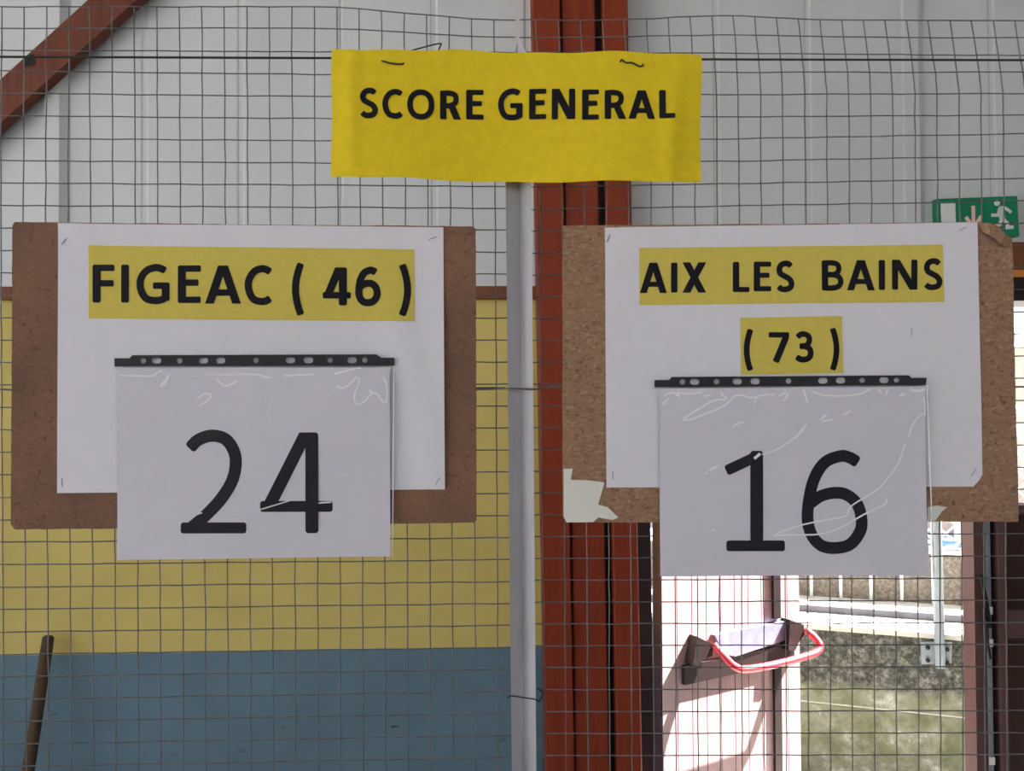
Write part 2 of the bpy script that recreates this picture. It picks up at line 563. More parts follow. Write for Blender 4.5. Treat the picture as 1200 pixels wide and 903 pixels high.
# ------------------------------------------------------------------ lettering
def glyph(ch, x0, x1, y0, y1, wv, wh):
    """strokes [(points, width, closed)] of a humanist sans letter filling the pixel box; y grows downwards"""
    a, b = x0 + wv / 2, x1 - wv / 2
    t, u = y0 + wh / 2, y1 - wh / 2

    def c(x, y):                       # curve frame: centre line box
        return (a + (b - a) * x, u + (t - u) * y)

    def e(x, y):                       # edge frame: full box
        return (x0 + (x1 - x0) * x, y1 + (y0 - y1) * y)
    wm = (wv + wh) / 2
    S = []
    if ch == 'S':
        S.append((bez([c(.94, .89), c(.76, .98), c(.52, 1.0), c(.22, .95), c(.05, .78), c(.14, .61), c(.45, .51), c(.78, .41), c(.98, .24), c(.86, .06), c(.5, 0), c(.2, .02), c(-.02, .11)]), wm, False))
    elif ch == 'C':
        S.append((bez([c(1.06, .90), c(.86, .98), c(.62, 1.0), c(.3, .92), c(.07, .72), c(0, .5), c(.07, .26), c(.28, .06), c(.62, 0), c(.86, .02), c(1.06, .10)]), wm * 1.0, False))
    elif ch == 'O':
        p = []
        for k in range(28):
            q = 2 * pi * k / 28
            cx, sy = cos(q), sin(q)
            p.append(c(.5 + .5 * math.copysign(abs(cx) ** .9, cx), .5 + .5 * math.copysign(abs(sy) ** .9, sy)))
        S.append((p, wm, True))
    elif ch == 'G':
        S.append((bez([c(.98, .90), c(.82, .97), c(.6, 1.0), c(.28, .92), c(.06, .72), c(0, .48), c(.07, .24), c(.26, .05), c(.58, 0), c(.82, .02), c(1.0, .08)]), wm, False))
        S.append(([(b, e(0, .07)[1]), (b, e(0, .54)[1])], wv, False))
        S.append(([(x0 + (x1 - x0) * .50, e(0, .54)[1] + wh / 2), (x1 - wv * .3, e(0, .54)[1] + wh / 2)], wh, False))
    elif ch == 'R':
        S.append(([(a, y1), (a, y0)], wv, False))
        S.append((bez([(a, t), c(.45, 1), c(.78, .93), c(.88, .76), c(.78, .57), c(.45, .47), (a, c(0, .47)[1])]), wm * .95, False))
        h = wv * 1.14
        xm, ym = x0 + (x1 - x0) * .36, c(0, .49)[1]
        S.append(([(xm, ym), (xm + h, ym), (x1, y1), (x1 - h, y1)], None, False))
    elif ch in 'EF':
        S.append(([(a, y1), (a, y0)], wv, False))
        S.append(([(x0 + wv * .3, t), (x1, t)], wh, False))
        m = e(0, .54 if ch == 'E' else .51)[1]
        S.append(([(x0 + wv * .3, m), (x1 - (x1 - x0) * (.1 if ch == 'E' else .03), m)], wh, False))
        if ch == 'E':
            S.append(([(x0 + wv * .3, u), (x1, u)], wh, False))
    elif ch == 'L':
        S.append(([(a, y1), (a, y0)], wv, False))
        S.append(([(x0 + wv * .3, u), (x1, u)], wh, False))
    elif ch == 'I':
        S.append(([((x0 + x1) / 2, y1), ((x0 + x1) / 2, y0)], x1 - x0, False))
    elif ch == 'N':
        S.append(([(a, y1), (a, y0)], wv * .95, False))
        S.append(([(b, y1), (b, y0)], wv * .95, False))
        h = wv * 1.22
        S.append(([(x0, y0), (x0 + h, y0), (x1, y1), (x1 - h, y1)], None, False))
    elif ch == 'A':
        m = (x0 + x1) / 2
        h, k = wv * 1.08, wv * .62
        S.append(([(x0, y1), (x0 + h, y1), (m - k + h, y0), (m - k, y0)], None, False))
        S.append(([(x1 - h, y1), (x1, y1), (m + k, y0), (m + k - h, y0)], None, False))
        h = e(0, .29)[1]
        S.append(([(x0 + (x1 - x0) * .24, h), (x1 - (x1 - x0) * .24, h)], wh, False))
    elif ch == 'X':
        h = wv * 1.22
        S.append(([(x0, y0), (x0 + h, y0), (x1, y1), (x1 - h, y1)], None, False))
        S.append(([(x1 - h, y0), (x1, y0), (x0 + h, y1), (x0, y1)], None, False))
    elif ch == 'B':
        S.append(([(a, y1), (a, y0)], wv, False))
        S.append((bez([(x0 + wv * .3, t), c(.45, 1), c(.78, .94), c(.88, .77), c(.76, .60), c(.45, .53), (x0 + wv * .3, c(0, .53)[1])]), wm * .92, False))
        S.append((bez([(x0 + wv * .3, c(0, .53)[1]), c(.5, .53), c(.86, .45), c(1, .27), c(.88, .08), c(.5, 0), (x0 + wv * .3, u)]), wm * .95, False))
    elif ch in '()':
        Wd = x1 - x0
        xm, xe = .48 * wv / Wd, 1 - .40 * wv / Wd
        q = [(xm + (xe - xm) * abs(2 * k / 8 - 1) ** 1.9, 1 - k / 8) for k in range(9)]
        if ch == ')':
            q = [(1 - x, y) for x, y in q]
        S.append((bez([e(*p) for p in q]), wv * .88, False))
    elif ch == '4':
        vx = x1 - (x1 - x0) * .285
        hy = e(0, .265)[1]
        S.append(([(vx, y1), (vx, y0)], wv, False))
        S.append(([(x0, hy), (x1, hy)], wh, False))
        h = wv * 1.06
        S.append(([(x0, hy + wh * .3), (x0 + h * 1.02, hy + wh * .3), (vx - wv * .42 + h * .5, y0), (vx - wv * .96, y0)], None, False))
    elif ch == '6':
        S.append((bez([c(.94, .93), c(.78, .985), c(.6, 1.0), c(.30, .92), c(.09, .70), c(0, .36), c(.06, .16), c(.24, .03), c(.5, 0), c(.78, .04), c(.97, .18), c(1.0, .32), c(.92, .48), c(.72, .58), c(.5, .60), c(.25, .565), c(.04, .48)], 6), wm, False))
    elif ch == '7':
        S.append(([(x0, t), (x1, t)], wh, False))
        S.append(([(x1 - wv * .50, y0 + wh * .25), (x1 - wv * .58, y0 + wh * 1.2), (x0 + (x1 - x0) * .34, y1)], wv, False))
    elif ch == '3':
        S.append((bez([c(.02, .87), c(.22, .97), c(.48, 1), c(.80, .93), c(.90, .77), c(.78, .60), c(.50, .53), c(.18, .52)]), wm * .95, False))
        S.append((bez([c(.18, .52), c(.55, .52), c(.88, .44), c(1.0, .26), c(.86, .07), c(.5, 0), c(.22, .02), c(-.05, .11)]), wm, False))
    elif ch == '2':
        S.append((bez([c(.03, .86), c(.20, .955), c(.46, 1.0), c(.72, .96), c(.88, .83), c(.915, .68), c(.84, .50), c(.62, .30), c(.32, .12), c(.06, -.005)]), wm * 1.02, False))
        S.append(([(x0, u), (x1, u)], wh, False))
    elif ch == '1':
        sx = x0 + (x1 - x0) * .52
        S.append(([(sx, y1 - wh * .4), (sx, y0)], wv, False))
        S.append(([(x0, e(0, .80)[1]), (sx + wv * .05, t)], wm * .9, False))
        S.append(([(x0, u), (x1, u)], wh, False))
    return S


def lettering(name, mat, root, f, letters, wv, wh):
    gap = (letters[0][2] - letters[0][1]) * .42
    words, cur = [], [letters[0]]
    for g in letters[1:]:
        if g[1] - cur[-1][2] > gap and len(g[0]) == 1 and g[0] not in '()' and cur[-1][0] not in '(':
            words.append(cur)
            cur = []
        cur.append(g)
    words.append(cur)
    return [word(name, mat, root, f, w_, wv, wh) for w_ in words]


def word(name, mat, root, f, letters, wv, wh):
    mb = MB()
    for ch, x0, x1, y0, y1 in letters:
        for pts, w, cl in glyph(ch, x0, x1, y0, y1, wv, wh):
            if w is None:                      # straight-cut diagonal: two rows of points
                k = len(pts) // 2
                rows = 5
                V = []
                for r_i in range(rows + 1):
                    t_ = r_i / rows
                    for (ax, ay), (bx, by) in ((pts[0], pts[3]), (pts[1], pts[2])):
                        V.append(f(ax + (bx - ax) * t_, ay + (by - ay) * t_))
                mb.add(V, [(2 * i, 2 * i + 1, 2 * i + 3, 2 * i + 2) for i in range(rows)])
            else:
                mb.ribbon(pts, w, f, cl)
    return mb.obj(name, mat, root)


# ================================================================== THE HALL
z_line = W.uz(300, 763)[1]
z_rail_lo = W.uz(300, 351.5)[1]
z_rail_hi = W.uz(300, 337)[1]
z_lintel_lo = W.uz(1195, 318)[1]
z_lintel_hi = W.uz(1195, 290)[1]
z_head = W.uz(1195, 353)[1]
u_col0 = W.uz(632, 600, .10)[0]
u_col1 = W.uz(749, 600, .10)[0]
u_door0 = W.uz(763.5, 700)[0]
u_leaf1 = W.uz(1147, 700)[0]
u_door1 = u_leaf1 + 0.62
ROOF = 3.6

floor = MB().box(-4.6, 4.4, -3.6, 2.86, -0.12, 0.0).obj('floor', M['concrete_floor'], kind='structure')
MB().box(-30, 40, 2.86, 40, -0.2, -0.03).obj('ground_outside', M['gravel'], kind='structure')
MB().box(-30, 40, -30, -3.6, -0.2, -0.03).obj('ground_behind', M['gravel'], kind='structure')
MB().box(-4.6, 4.4, -3.6, 3.06, ROOF, ROOF + 0.12).obj('ceiling', M['roof'], kind='structure')
MB().box(4.25, 4.4, -3.6, 2.86, 0, ROOF).obj('wall_right', M['plaster'], kind='structure')
MB().box(-4.6, -4.45, -3.6, 2.56, 0, 0.5).box(-4.6, -4.45, -3.6, 2.56, 3.4, ROOF).obj('wall_left', M['plaster'], kind='structure')  # out of view; wide opening shaped to brighten the hall from this side
MB().box(-4.45, 4.25, -3.75, -3.6, 0, 2.45).box(-4.45, 4.25, -3.75, -3.6, 3.45, ROOF).obj('added_wall_front', M['plaster'], kind='structure')  # unseen wall added to dim the hall, slot kept high to limit reflections

mb = MB().slab(W, -4.3, u_door0 - .015, 0, z_rail_hi, 0.0, -0.20)
mb.slab(W, u_door1 + .06, 4.2, 0, z_rail_hi, 0.0, -0.20)
wall = mb.obj('wall_back', wainscot_mat(z_line), kind='structure')
MB().slab(W, -4.3, 4.2, z_lintel_hi + .01, ROOF, -0.005, -0.20).obj('wall_back_upper', M['plaster'], kind='structure')

# upper cladding: white sheet panels with pressed ribs, each panel a child of the cladding
clad = thing('wall_cladding', 'white ribbed metal sheeting on the wall above the yellow paint', 'wall cladding', W.at(0, z_rail_hi, 0.03))
clad['kind'] = 'structure'
del clad['category']
ribs = [W.uz(61, 200)[0], W.uz(1052, 150)[0]]
step = (ribs[1] - ribs[0]) / 3.0
edges = [ribs[0] + step * k for k in range(-3, 7)]
for i in range(len(edges) - 1):
    a, b = edges[i], edges[i + 1]
    if a > 4.0 or b < -4.3:
        continue
    for lo, hi in ((max(a, -4.3), min(b, u_col0 + .05)), (max(a, u_col1 - .05), min(b, 4.2))):
        if hi - lo < .02:
            continue
        zb = z_rail_hi if hi <= u_col1 else z_lintel_hi + .01
        prof = []
        big = (i % 3 == 0)
        # cross-section across the width: rib at the start, faint stiffening grooves
        rib = [(0, .0), (.012, .0), (.03, .022), (.075, .022), (.10, .0)] if big else [(0, -.003), (.006, -.003), (.012, 0)]
        for d, o in rib:
            prof.append((a - .03 + d if big else a + d, o))
        for g in (.33, .66):
            gg = a + (b - a) * g
            prof += [(gg - .012, 0), (gg - .006, -.003), (gg + .006, -.003), (gg + .012, 0)]
        prof += [(b - .034, 0)] if (i % 3 == 2) else [(b, 0)]
        prof = [(u, o) for u, o in prof if lo <= u <= hi]
        if not prof or prof[0][0] > lo + 1e-4:
            prof = [(lo, 0)] + prof
        if prof[-1][0] < hi - 1e-4:
            prof.append((hi, 0))
        V, F = [], []
        for u, o in prof:
            V += [W.at(u, zb, .03 + o), W.at(u, ROOF, .03 + o), W.at(u, zb, .0), W.at(u, ROOF, .0)]
        for k in range(len(prof) - 1):
            q = 4 * k
            F += [(q, q + 4, q + 5, q + 1), (q + 2, q + 3, q + 7, q + 6), (q, q + 2, q + 6, q + 4)]
        F += [(0, 1, 3, 2), (len(V) - 4, len(V) - 2, len(V) - 1, len(V) - 3)]
        MB().add(V, F).obj('cladding_panel', M['cladding'], clad)

MB().slab(W, -4.3, u_col0, z_rail_lo, z_rail_hi, 0.034, 0.0).obj('trim_1', M['rail'], kind='structure')

# timber column of three planks
col = thing('timber_column', 'tall red stained timber column of three planks behind the steel post', 'column', W.at((u_col0 + u_col1) / 2, 0, .05))
def edge_u(px, off, z, lean=.019):
    """the column is slightly out of plumb: position along the wall of an edge at height z"""
    (ua, za), (ub, zb) = W.uz(px - lean * 700, 0, off), W.uz(px + lean * 200, 900, off)
    return ua + (ub - ua) * (z - za) / (zb - za)


def plank(px0, px1, near, far, mat=M['timber'], z1=ROOF, name='plank'):
    m_ = MB()
    b = .004
    P = []
    for z in (0, z1):
        u0, u1 = edge_u(px0, near, z), edge_u(px1, near, z)
        V = [(u0 + b, near), (u1 - b, near), (u1, near - b), (u1, far), (u0, far), (u0, near - b)]
        n = len(V)
        P += [W.at(u, z, o) for u, o in V]
    F = [tuple(range(n))[::-1], tuple(range(n, 2 * n))]
    F += [(k, (k + 1) % n, (k + 1) % n + n, k + n) for k in range(n)]
    m_.add(P, F)
    m_.obj(name, mat, col)
plank(636.5, 669.5, .115, .032)
plank(671, 710.5, .095, .032)
plank(719.5, 749, .115, .032)
plank(708, 722, .050, .031, M['black'])  # black strip put in the gap to paint its shade

# diagonal brace up near the ceiling
br = thing('roof_brace', 'slanting red brown timber brace crossing the white cladding up high', 'beam', W.hit(60, 80, .1))
p0, p1 = (-76, 188), (249, -107)
d = Vector((p1[0] - p0[0], p1[1] - p0[1])).normalized()
nn = Vector((-d.y, d.x))
half = 19.0
q = [Vector(p0) + nn * half, Vector(p1) + nn * half, Vector(p1) - nn * half, Vector(p0) - nn * half]
mb = MB().box8([W.hit(*p, .10) for p in q] + [W.hit(*p, .10) - W.n * .046 for p in q])
mb.obj('beam', M['brace'], br)
mb = MB()
pl = [(26, 66), (40, 63), (42, 76), (29, 79)]
mb.box8([W.hit(*p, .1012) for p in pl] + [W.hit(*p, .0995) for p in pl])
mb.obj('knot', M['black'], br)
mb = MB()
mb.slab(W, W.uz(-140, 240, .1)[0], W.uz(-95, 240, .1)[0], 0, ROOF, .12, .031)
mb.obj('upright', M['brace'], br)

# door surround
MB().slab(W, u_col1, u_door1 + .1, z_lintel_lo, z_lintel_hi + .01, .045, -.20).obj('trim_2', M['rail'], kind='structure')
MB().slab(W, u_door0 - .03, u_door1 + .1, W.uz(1195, 325.5)[1], z_lintel_lo, .038, -.20).obj('trim_3', M['orange'], kind='structure')
MB().slab(W, u_door0 - .03, u_door1 + .1, z_head, W.uz(1195, 325.5)[1], .02, -.18).obj('trim_4', M['black'], kind='structure')
u_j0 = W.uz(749, 700, .03)[0]
j0, j1, h0, h1 = edge_u(749, .03, 0, .016), edge_u(763.6, .03, 0, .016), edge_u(749, .03, z_head, .016), edge_u(763.6, .03, z_head, .016)
MB().box8([W.at(j0, 0, .03), W.at(j1, 0, .03), W.at(h1, z_head, .03), W.at(h0, z_head, .03),
           W.at(j0, 0, -.06), W.at(j1, 0, -.06), W.at(h1, z_head, -.06), W.at(h0, z_head, -.06)]).obj('trim_5', M['frame'], kind='structure')

# ------------------------------------------------------------------ open door leaf
TH = radians(31)
hinge = W.hit(776, 780, -.21)
hinge.z = 0.0
D = Plane(hinge, math.tan(TH))
leaf = thing('panic_door', 'sunlit boarded door standing open outwards with a red panic bar', 'door', hinge)
leaf['kind'] = 'structure'
del leaf['category']
leaf.name = 'door_1'
L_leaf = D.uz(938, 800)[0]
z_leaf = z_head - .03
n_b = 10
for k in range(n_b):
    a = L_leaf * k / n_b
    b = L_leaf * (k + 1) / n_b
    g = .0022
    V = [(a + g, 0), (b - g, 0), (b, -.006), (b, -.03), (a, -.03), (a, -.006)]
    n = len(V)
    P = [D.at(u, .02, o) for u, o in V] + [D.at(u, z_leaf, o) for u, o in V]
    F = [tuple(range(n))[::-1], tuple(range(n, 2 * n))] + [(i, (i + 1) % n, (i + 1) % n + n, i + n) for i in range(n)]
    MB().add(P, F).obj('plank', M['door'], leaf)
MB().slab(D, -.004, .0, .02, z_leaf, -.001, -.04).obj('hinge_edge', M['door_edge'], leaf)
MB().slab(D, 0, L_leaf, .05, .16, -.031, -.042).slab(D, 0, L_leaf, z_leaf - .16, z_leaf - .05, -.031, -.042).obj('ledge_board', M['door_edge'], leaf)

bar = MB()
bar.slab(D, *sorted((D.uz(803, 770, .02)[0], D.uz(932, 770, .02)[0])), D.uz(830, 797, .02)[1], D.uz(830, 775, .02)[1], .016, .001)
bar = bar.obj('panic_bar_shadow_strip', M['bar_brown'], leaf)  # dark strip added as the bar's shadow; also parent of the bar parts
pl = [(838, 744), (925, 727), (923, 749), (862, 769), (848, 766)]
MB().prism([pl], lambda x, y: D.hit(x, y, .022), lambda x, y: D.hit(x, y, .022) - D.n * .021).obj('backing_plate', M['plate'], bar)
for pl in ([(818, 746), (836, 755), (835, 768), (823, 773), (819, 780), (812, 779)], [(926, 726), (942, 732), (943, 743), (937, 751), (932, 762), (924, 762)]):
    MB().prism([pl], lambda x, y: D.hit(x, y, .044), lambda x, y: D.hit(x, y, .044) - D.n * .043).obj('bracket', M['bar_brown'], bar)
tp = [(836, 755, .04), (848, 768, .07), (860, 780, .09), (874, 784, .095), (910, 778, .095), (950, 767, .095), (960, 761, .092), (960, 754, .085), (953, 745, .065), (943, 737, .04)]
mb = MB().tube(bez([D.hit(x, y, o) for x, y, o in tp], 5), .0135, 10)
mb.obj('push_bar', M['bar_red'], bar, smooth=True)
ur = D.uz(914, 790, .02)[0]
mb = MB().slab(D, ur - .018, ur + .018, .03, D.uz(914, 765, .02)[1], .012, .001)
mb.slab(D, ur - .018, ur + .018, D.uz(914, 725, .02)[1], z_leaf, .012, .001)
mb.obj('bolt_rod', M['bar_brown'], bar)

# ------------------------------------------------------------------ closed leaf beside the opening
lf = thing('door_2', 'closed brown half door with a window above dark panels', 'door', W.at(u_leaf1, 0, -.06))
lf['kind'] = 'structure'
del lf['category']
uu = lambda px: W.uz(px, 760, 0)[0]
def sl(name, mat, a, b, z0, z1, near, far, root=lf):
    return MB().slab(W, a, b, z0, z1, near, far).obj(name, mat, root)
zt = z_head - .02
sl('meeting_stile', M['stile'], uu(1147), uu(1160), .02, zt, -.02, -.09)
st = sl('edge_strip', M['post_metal'], uu(1160.5), uu(1165), .02, zt, -.012, -.05)
for py in (716, 754, 893):
    z = W.uz(1162, py)[1]
    sl('keeper_plate', M['sign_white'], uu(1159.5), uu(1166), z - .012, z + .012, -.009, -.0115, st)
sl('rebate', M['black'], uu(1165), uu(1172), .02, zt, -.045, -.08)
sl('stile', M['stile'], uu(1172), uu(1181), .02, zt, 0, -.08)
z_r0, z_r1, z_w = W.uz(1190, 748)[1], W.uz(1190, 715)[1], W.uz(1190, 603)[1]
ue = u_door1
sl('lock_rail', M['stile'], uu(1181), ue, z_r0, z_r1, -.004, -.075)
sl('lower_panel', M['dark_timber'], uu(1181), ue, .02, z_r0, -.045, -.06)
sl('middle_panel', M['dark_timber'], uu(1181), ue, z_r1, z_w, -.045, -.06)
sl('window_rail', M['stile'], uu(1181), ue, z_w, z_w + .03, -.004, -.075)
sl('window_pane', M['glass'], uu(1181), ue, z_w + .03, zt, -.04, -.044)
# stay rod hanging from the meeting stile
mb = MB().tube(bez([W.hit(x, y, .0) for x, y in [(1149, 673), (1153, 690), (1157, 712), (1160, 735)]], 4), .006, 6)
mb.tube(bez([W.hit(x, y, .0) for x, y in [(1151, 708), (1154, 722), (1157, 735), (1158, 756), (1161, 772)]], 4), .004, 6)
mb.obj('door_stay', M['black'], lf, smooth=True)

# ------------------------------------------------------------------ emergency exit sign
sg = thing('exit_sign', 'green emergency exit sign with running figure on the white wall', 'sign', W.hit(1146, 278, .06))
f = lambda o: (lambda x, y: W.hit(x, y, o))
oc = [(1097.5, 233), (1192, 229.5), (1194.5, 276.5), (1099, 282)]
MB().prism([oc], f(.060), lambda x, y: W.hit(x, y, .060) - W.n * .028).obj('sign_plate', M['green'], sg)
MB().prism([[(1102, 238.5), (1119.5, 238), (1120.5, 274), (1104, 275)]], f(.0606), f(.0602)).obj('door_symbol', M['sign_white'], sg)
mb = MB().ribbon([(1140.5, 241), (1141, 267)], 4.4, f(.0605), soft=False)
mb.ribbon([(1132, 254), (1141, 267.5), (1150, 253)], 4.6, f(.0606), soft=False)
mb.obj('arrow_symbol', M['sign_pink'], sg)
mb = MB()
mb.add([W.hit(1168.4 + 3.6 * cos(a), 237.6 + 3.6 * sin(a), .0606) for a in [2 * pi * k / 14 for k in range(14)]], [tuple(range(14))])
ff = f(.0605)
mb.ribbon([(1171, 243.5), (1177, 243), (1183, 247), (1185, 249)], 3.6, ff)
mb.ribbon([(1172, 243), (1169.5, 252), (1161.5, 252)], 3.8, ff)
mb.ribbon([(1172.5, 243), (1174.5, 257)], 6.6, ff)
mb.ribbon([(1174, 255), (1181, 262), (1180.5, 266.3), (1188, 266)], 4.2, ff)
mb.ribbon([(1174, 256), (1171.5, 263), (1165, 266), (1163, 271)], 4.0, ff)
mb.obj('running_figure', M['sign_white'], sg)

# ------------------------------------------------------------------ wooden handle leaning on the wall
a, b = W.hit(57, 744, .035), W.hit(33, 903, .14)
dd = (b - a).normalized()
foot = a + dd * ((a.z - 0.0) / -dd.z)
hd = thing('broom_handle', 'weathered wooden handle leaning against the blue painted wall', 'handle', foot)
mb = MB().tube([a, a + dd * .006, a + dd * .05, a + dd * .3, a + dd * .8, foot], [.009, .0165, .0175, .0175, .0175, .0175], 12)
mb.obj('pole', M['stick'], hd, smooth=True)

# ================================================================== OUTSIDE
y_front = 4.2
d0 = ray(938, 731)
Z_L = (CAM + d0 * (y_front / d0.y)).z
A, B = hit_z(938, 731, Z_L), hit_z(1150, 747, Z_L)
sl_f = (B.y - A.y) / (B.x - A.x)
K = Plane(A, sl_f)
dep1 = (hit_z(938, 716, Z_L) - A).dot(-K.n)          # depth of the lower step
Z_U = Plane(K.at(0, 0, -dep1), sl_f).uz(938, 707)[1]
depth = (hit_z(938, 697, Z_U) - A).dot(-K.n)
z_j = K.uz(1040, 832)[1]
conc = thing('retaining_wall', 'low mossy concrete wall outside the open door', 'wall', K.at(0, 0, 0))
u0k, u1k = -1.6, 5.0
z_side = Z_L - .02
MB().slab(K, u0k, u1k, z_j + .006, z_side, 0.0, -depth).obj('upper_course', mossy_mat(K.uz(1040, 803)[1]), conc)
MB().slab(K, u0k, u1k, -.03, z_j - .004, -.002, -depth).obj('lower_course', mossy_mat(99), conc)
MB().slab(K, u0k, u1k, z_j - .004, z_j + .006, -.006, -depth).obj('joint', M['ledge'], conc)
MB().slab(K, u0k, u1k, z_side, Z_L, .002, -depth).obj('ledge_slab', M['ledge'], conc)
MB().slab(K, u0k, u1k, Z_L, Z_U - .006, -dep1, -dep1 - .05).obj('step_riser', M['riser_shade'], conc)
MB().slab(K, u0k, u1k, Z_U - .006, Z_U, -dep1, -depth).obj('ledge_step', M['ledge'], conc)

K2 = Plane(K.at(0, 0, -depth), sl_f)
z_b = K2.uz(1120, 650)[1]
MB().slab(K2, u0k, u1k, -.03, z_b, 0, -.22).obj('wall_outside', M['pebble'], kind='structure')
MB().slab(K2, u0k, u1k, -.03, z_b - .005, -.22, -.50).obj('ground_terrace', M['ledge'], kind='structure')

KR = Plane(K.at(0, 0, -depth + .03), sl_f)
rl = thing('handrail', 'white metal railing with thin upright bars standing on the concrete ledge', 'railing', KR.at(0, Z_U, 0))
z_rt = KR.uz(1040, 480)[1]
u_a, u_b = KR.uz(951, 700)[0], KR.uz(1057, 705)[0]
stp = (u_b - u_a) / 3.0
us = [u_a + stp * k for k in range(-5, 12)]
for u in us:
    MB().tube([KR.at(u, Z_U, 0), KR.at(u, z_rt, 0)], .0085, 8).obj('baluster', M['white_metal'], rl, smooth=True)
MB().tube([KR.at(us[0] - .05, z_rt, 0), KR.at(us[-1] + .05, z_rt, 0)], .02, 8).obj('top_rail', M['white_metal'], rl, smooth=True)

ps = thing('steel_post', 'grey metal post bolted to the concrete by a base plate', 'post', K.hit(1099, 775, .03))
r_ = .022
pb, pt_ = K.hit(1102, 782, .03), K.hit(1097, 600, .03)
dirp = (pt_ - pb)
MB().tube([pb, pb + dirp * 2.2], r_, 14).obj('post_tube', M['post_metal'], ps, smooth=True)
pl = [(1079, 752), (1116, 752), (1115, 777), (1080, 778)]
bp = MB().prism([pl], lambda x, y: K.hit(x, y, .010), lambda x, y: K.hit(x, y, .010) - K.n * .010).obj('base_plate', M['post_metal'], ps)
for x, y in ((1087, 758), (1110, 760), (1087, 773), (1110, 776)):
    c = K.hit(x, y, .010)
    MB().tube([c, c + K.n * .014], .009, 8).obj('bolt', M['bar_brown'], bp, smooth=True)

# on the terrace: lattice fence and a blue sheet
T = Plane(K2.at(0, 0, -.42), sl_f)
z_t = z_b - .005
ul, ur2 = T.uz(1060, 640)[0], T.uz(1300, 640)[0]
lt = thing('lattice_fence', 'white diagonal lattice fence standing beyond the rough wall', 'fence', T.at((ul + ur2) / 2, z_t, 0))
ht = .62
cell = .098
ox = T.uz(1108, 625)[0] - (T.uz(1108, 625)[1] - z_t)
for s in (1, -1):
    k = -12
    while k < 30:
        u0 = ox + k * cell if s > 0 else ox + k * cell
        if s < 0:
            u0 = T.uz(1108, 625)[0] + (T.uz(1108, 625)[1] - z_t) + k * cell
        ua, za, ub, zb_ = u0, z_t, u0 + s * ht, z_t + ht
        if s > 0:
            if ua < ul: za, ua = za + (ul - ua), ul
            if ub > ur2: zb_, ub = zb_ - (ub - ur2), ur2
            ok = ua < ur2 and ub > ul
        else:
            if ua > ur2: za, ua = za + (ua - ur2), ur2
            if ub < ul: zb_, ub = zb_ - (ul - ub), ul
            ok = ua > ul and ub < ur2
        if ok and zb_ > za + .02:
            MB().tube([T.at(ua, za, .004 * s), T.at(ub, zb_, .004 * s)], .0055, 6).obj('lattice_bar', M['white_metal'], lt)
        k += 1
MB().tube([T.at(ul, z_t + ht, 0), T.at(ur2, z_t + ht, 0)], .02, 6).obj('top_rail', M['white_metal'], lt)
for u in (ul, ur2):
    MB().tube([T.at(u, z_t, 0), T.at(u, z_t + ht + .04, 0)], .025, 8).obj('fence_post', M['white_metal'], lt)
MB().slab(T, T.uz(1119, 630)[0], T.uz(1131, 630)[0], z_t, z_t + ht, .016, -.02).obj('fence_board', M['white_metal'], lt)
uc = T.uz(1106, 640)[0]
tc_ = T.at(uc, z_t, .10)
tp_ = thing('blue_tarpaulin', 'folded blue sheet lying in front of the white lattice fence', 'tarpaulin', (tc_.x, tc_.y, z_t))
V, F = [], []
for i in range(13):
    for j in range(7):
        x, y = -.07 + .14 * i / 12, -.05 + .10 * j / 6
        h = .045 * max(0, 1 - (x / .072) ** 4) * max(0, 1 - (y / .052) ** 2) * (1 + .3 * sin(90 * x) * cos(70 * y))
        V.append((tc_.x + x, tc_.y + y - .246 * x, z_t + h))
for i in range(12):
    for j in range(6):
        F.append((i * 7 + j, (i + 1) * 7 + j, (i + 1) * 7 + j + 1, i * 7 + j + 1))
MB().add(V, F).obj('sheet', M['blue'], tp_, smooth=True)

hs = thing('house', 'pale rendered house with a grey roof far beyond the door', 'house', (6.6, 12.0, -.03))
H = Plane((6.6, 12.0, 0), -.02)
z_e, z_ri = H.uz(1195, 408)[1], H.uz(1195, 383)[1]
MB().slab(H, -2.2, 3.2, -.03, z_e, 0, -5).obj('house_wall', M['house'], hs)
P = [H.at(-2.5, z_e, .3), H.at(3.5, z_e, .3), H.at(3.5, z_e + .6, -2.5), H.at(-2.5, z_e + .6, -2.5), H.at(-2.5, z_e, -5.3), H.at(3.5, z_e, -5.3)]
MB().add(P, [(0, 1, 2, 3), (3, 2, 5, 4), (0, 3, 4), (1, 5, 2), (0, 4, 5, 1)]).obj('roof', M['slate'], hs)

# ================================================================== WIRE FENCE
def row_left(k):
    if k < 3:
        base = [8, 33, 59][k]
        def y(x):
            if k == 2:
                return base + 2.5 * min(1, max(0, x) / 592)
            t = max(0.0, min(1.0, (x - 360) / 250.0))
            sag = (t * t * (3 - 2 * t)) * (16 if k == 0 else 11)
            return base + sag
        return y
    y0 = 83 + 26.29 * (k - 3)
    s = -3.7e-5 * (y0 - 470) - .003
    return lambda x: y0 + s * x


def row_right(k):
    if k == 0:
        return lambda x: 24 - 5.5 * math.exp(-((x - 850) / 90.0) ** 2) - (1.0 if x < 640 else 0)
    if k == 1:
        return lambda x: 44 - 2.8 * math.exp(-((x - 850) / 120.0) ** 2)
    if k == 2:
        return lambda x: 61 + 4 * (x - 640) / 550.0
    if k < 6:
        y0 = 84.7 + 26.2 * (k - 3)
        return lambda x: y0 - .003 * (k - 3) * (x - 823)
    y0 = 84.7 + 26.2 * (k - 3) if k <= 9 else 241.9 + 25.7 * (k - 9)
    s = -.018 if k <= 9 else max(-.018, min(-.002, -.018 + .015 * (k - 9) / 20.0))
    return lambda x: y0 + s * (x - 823)


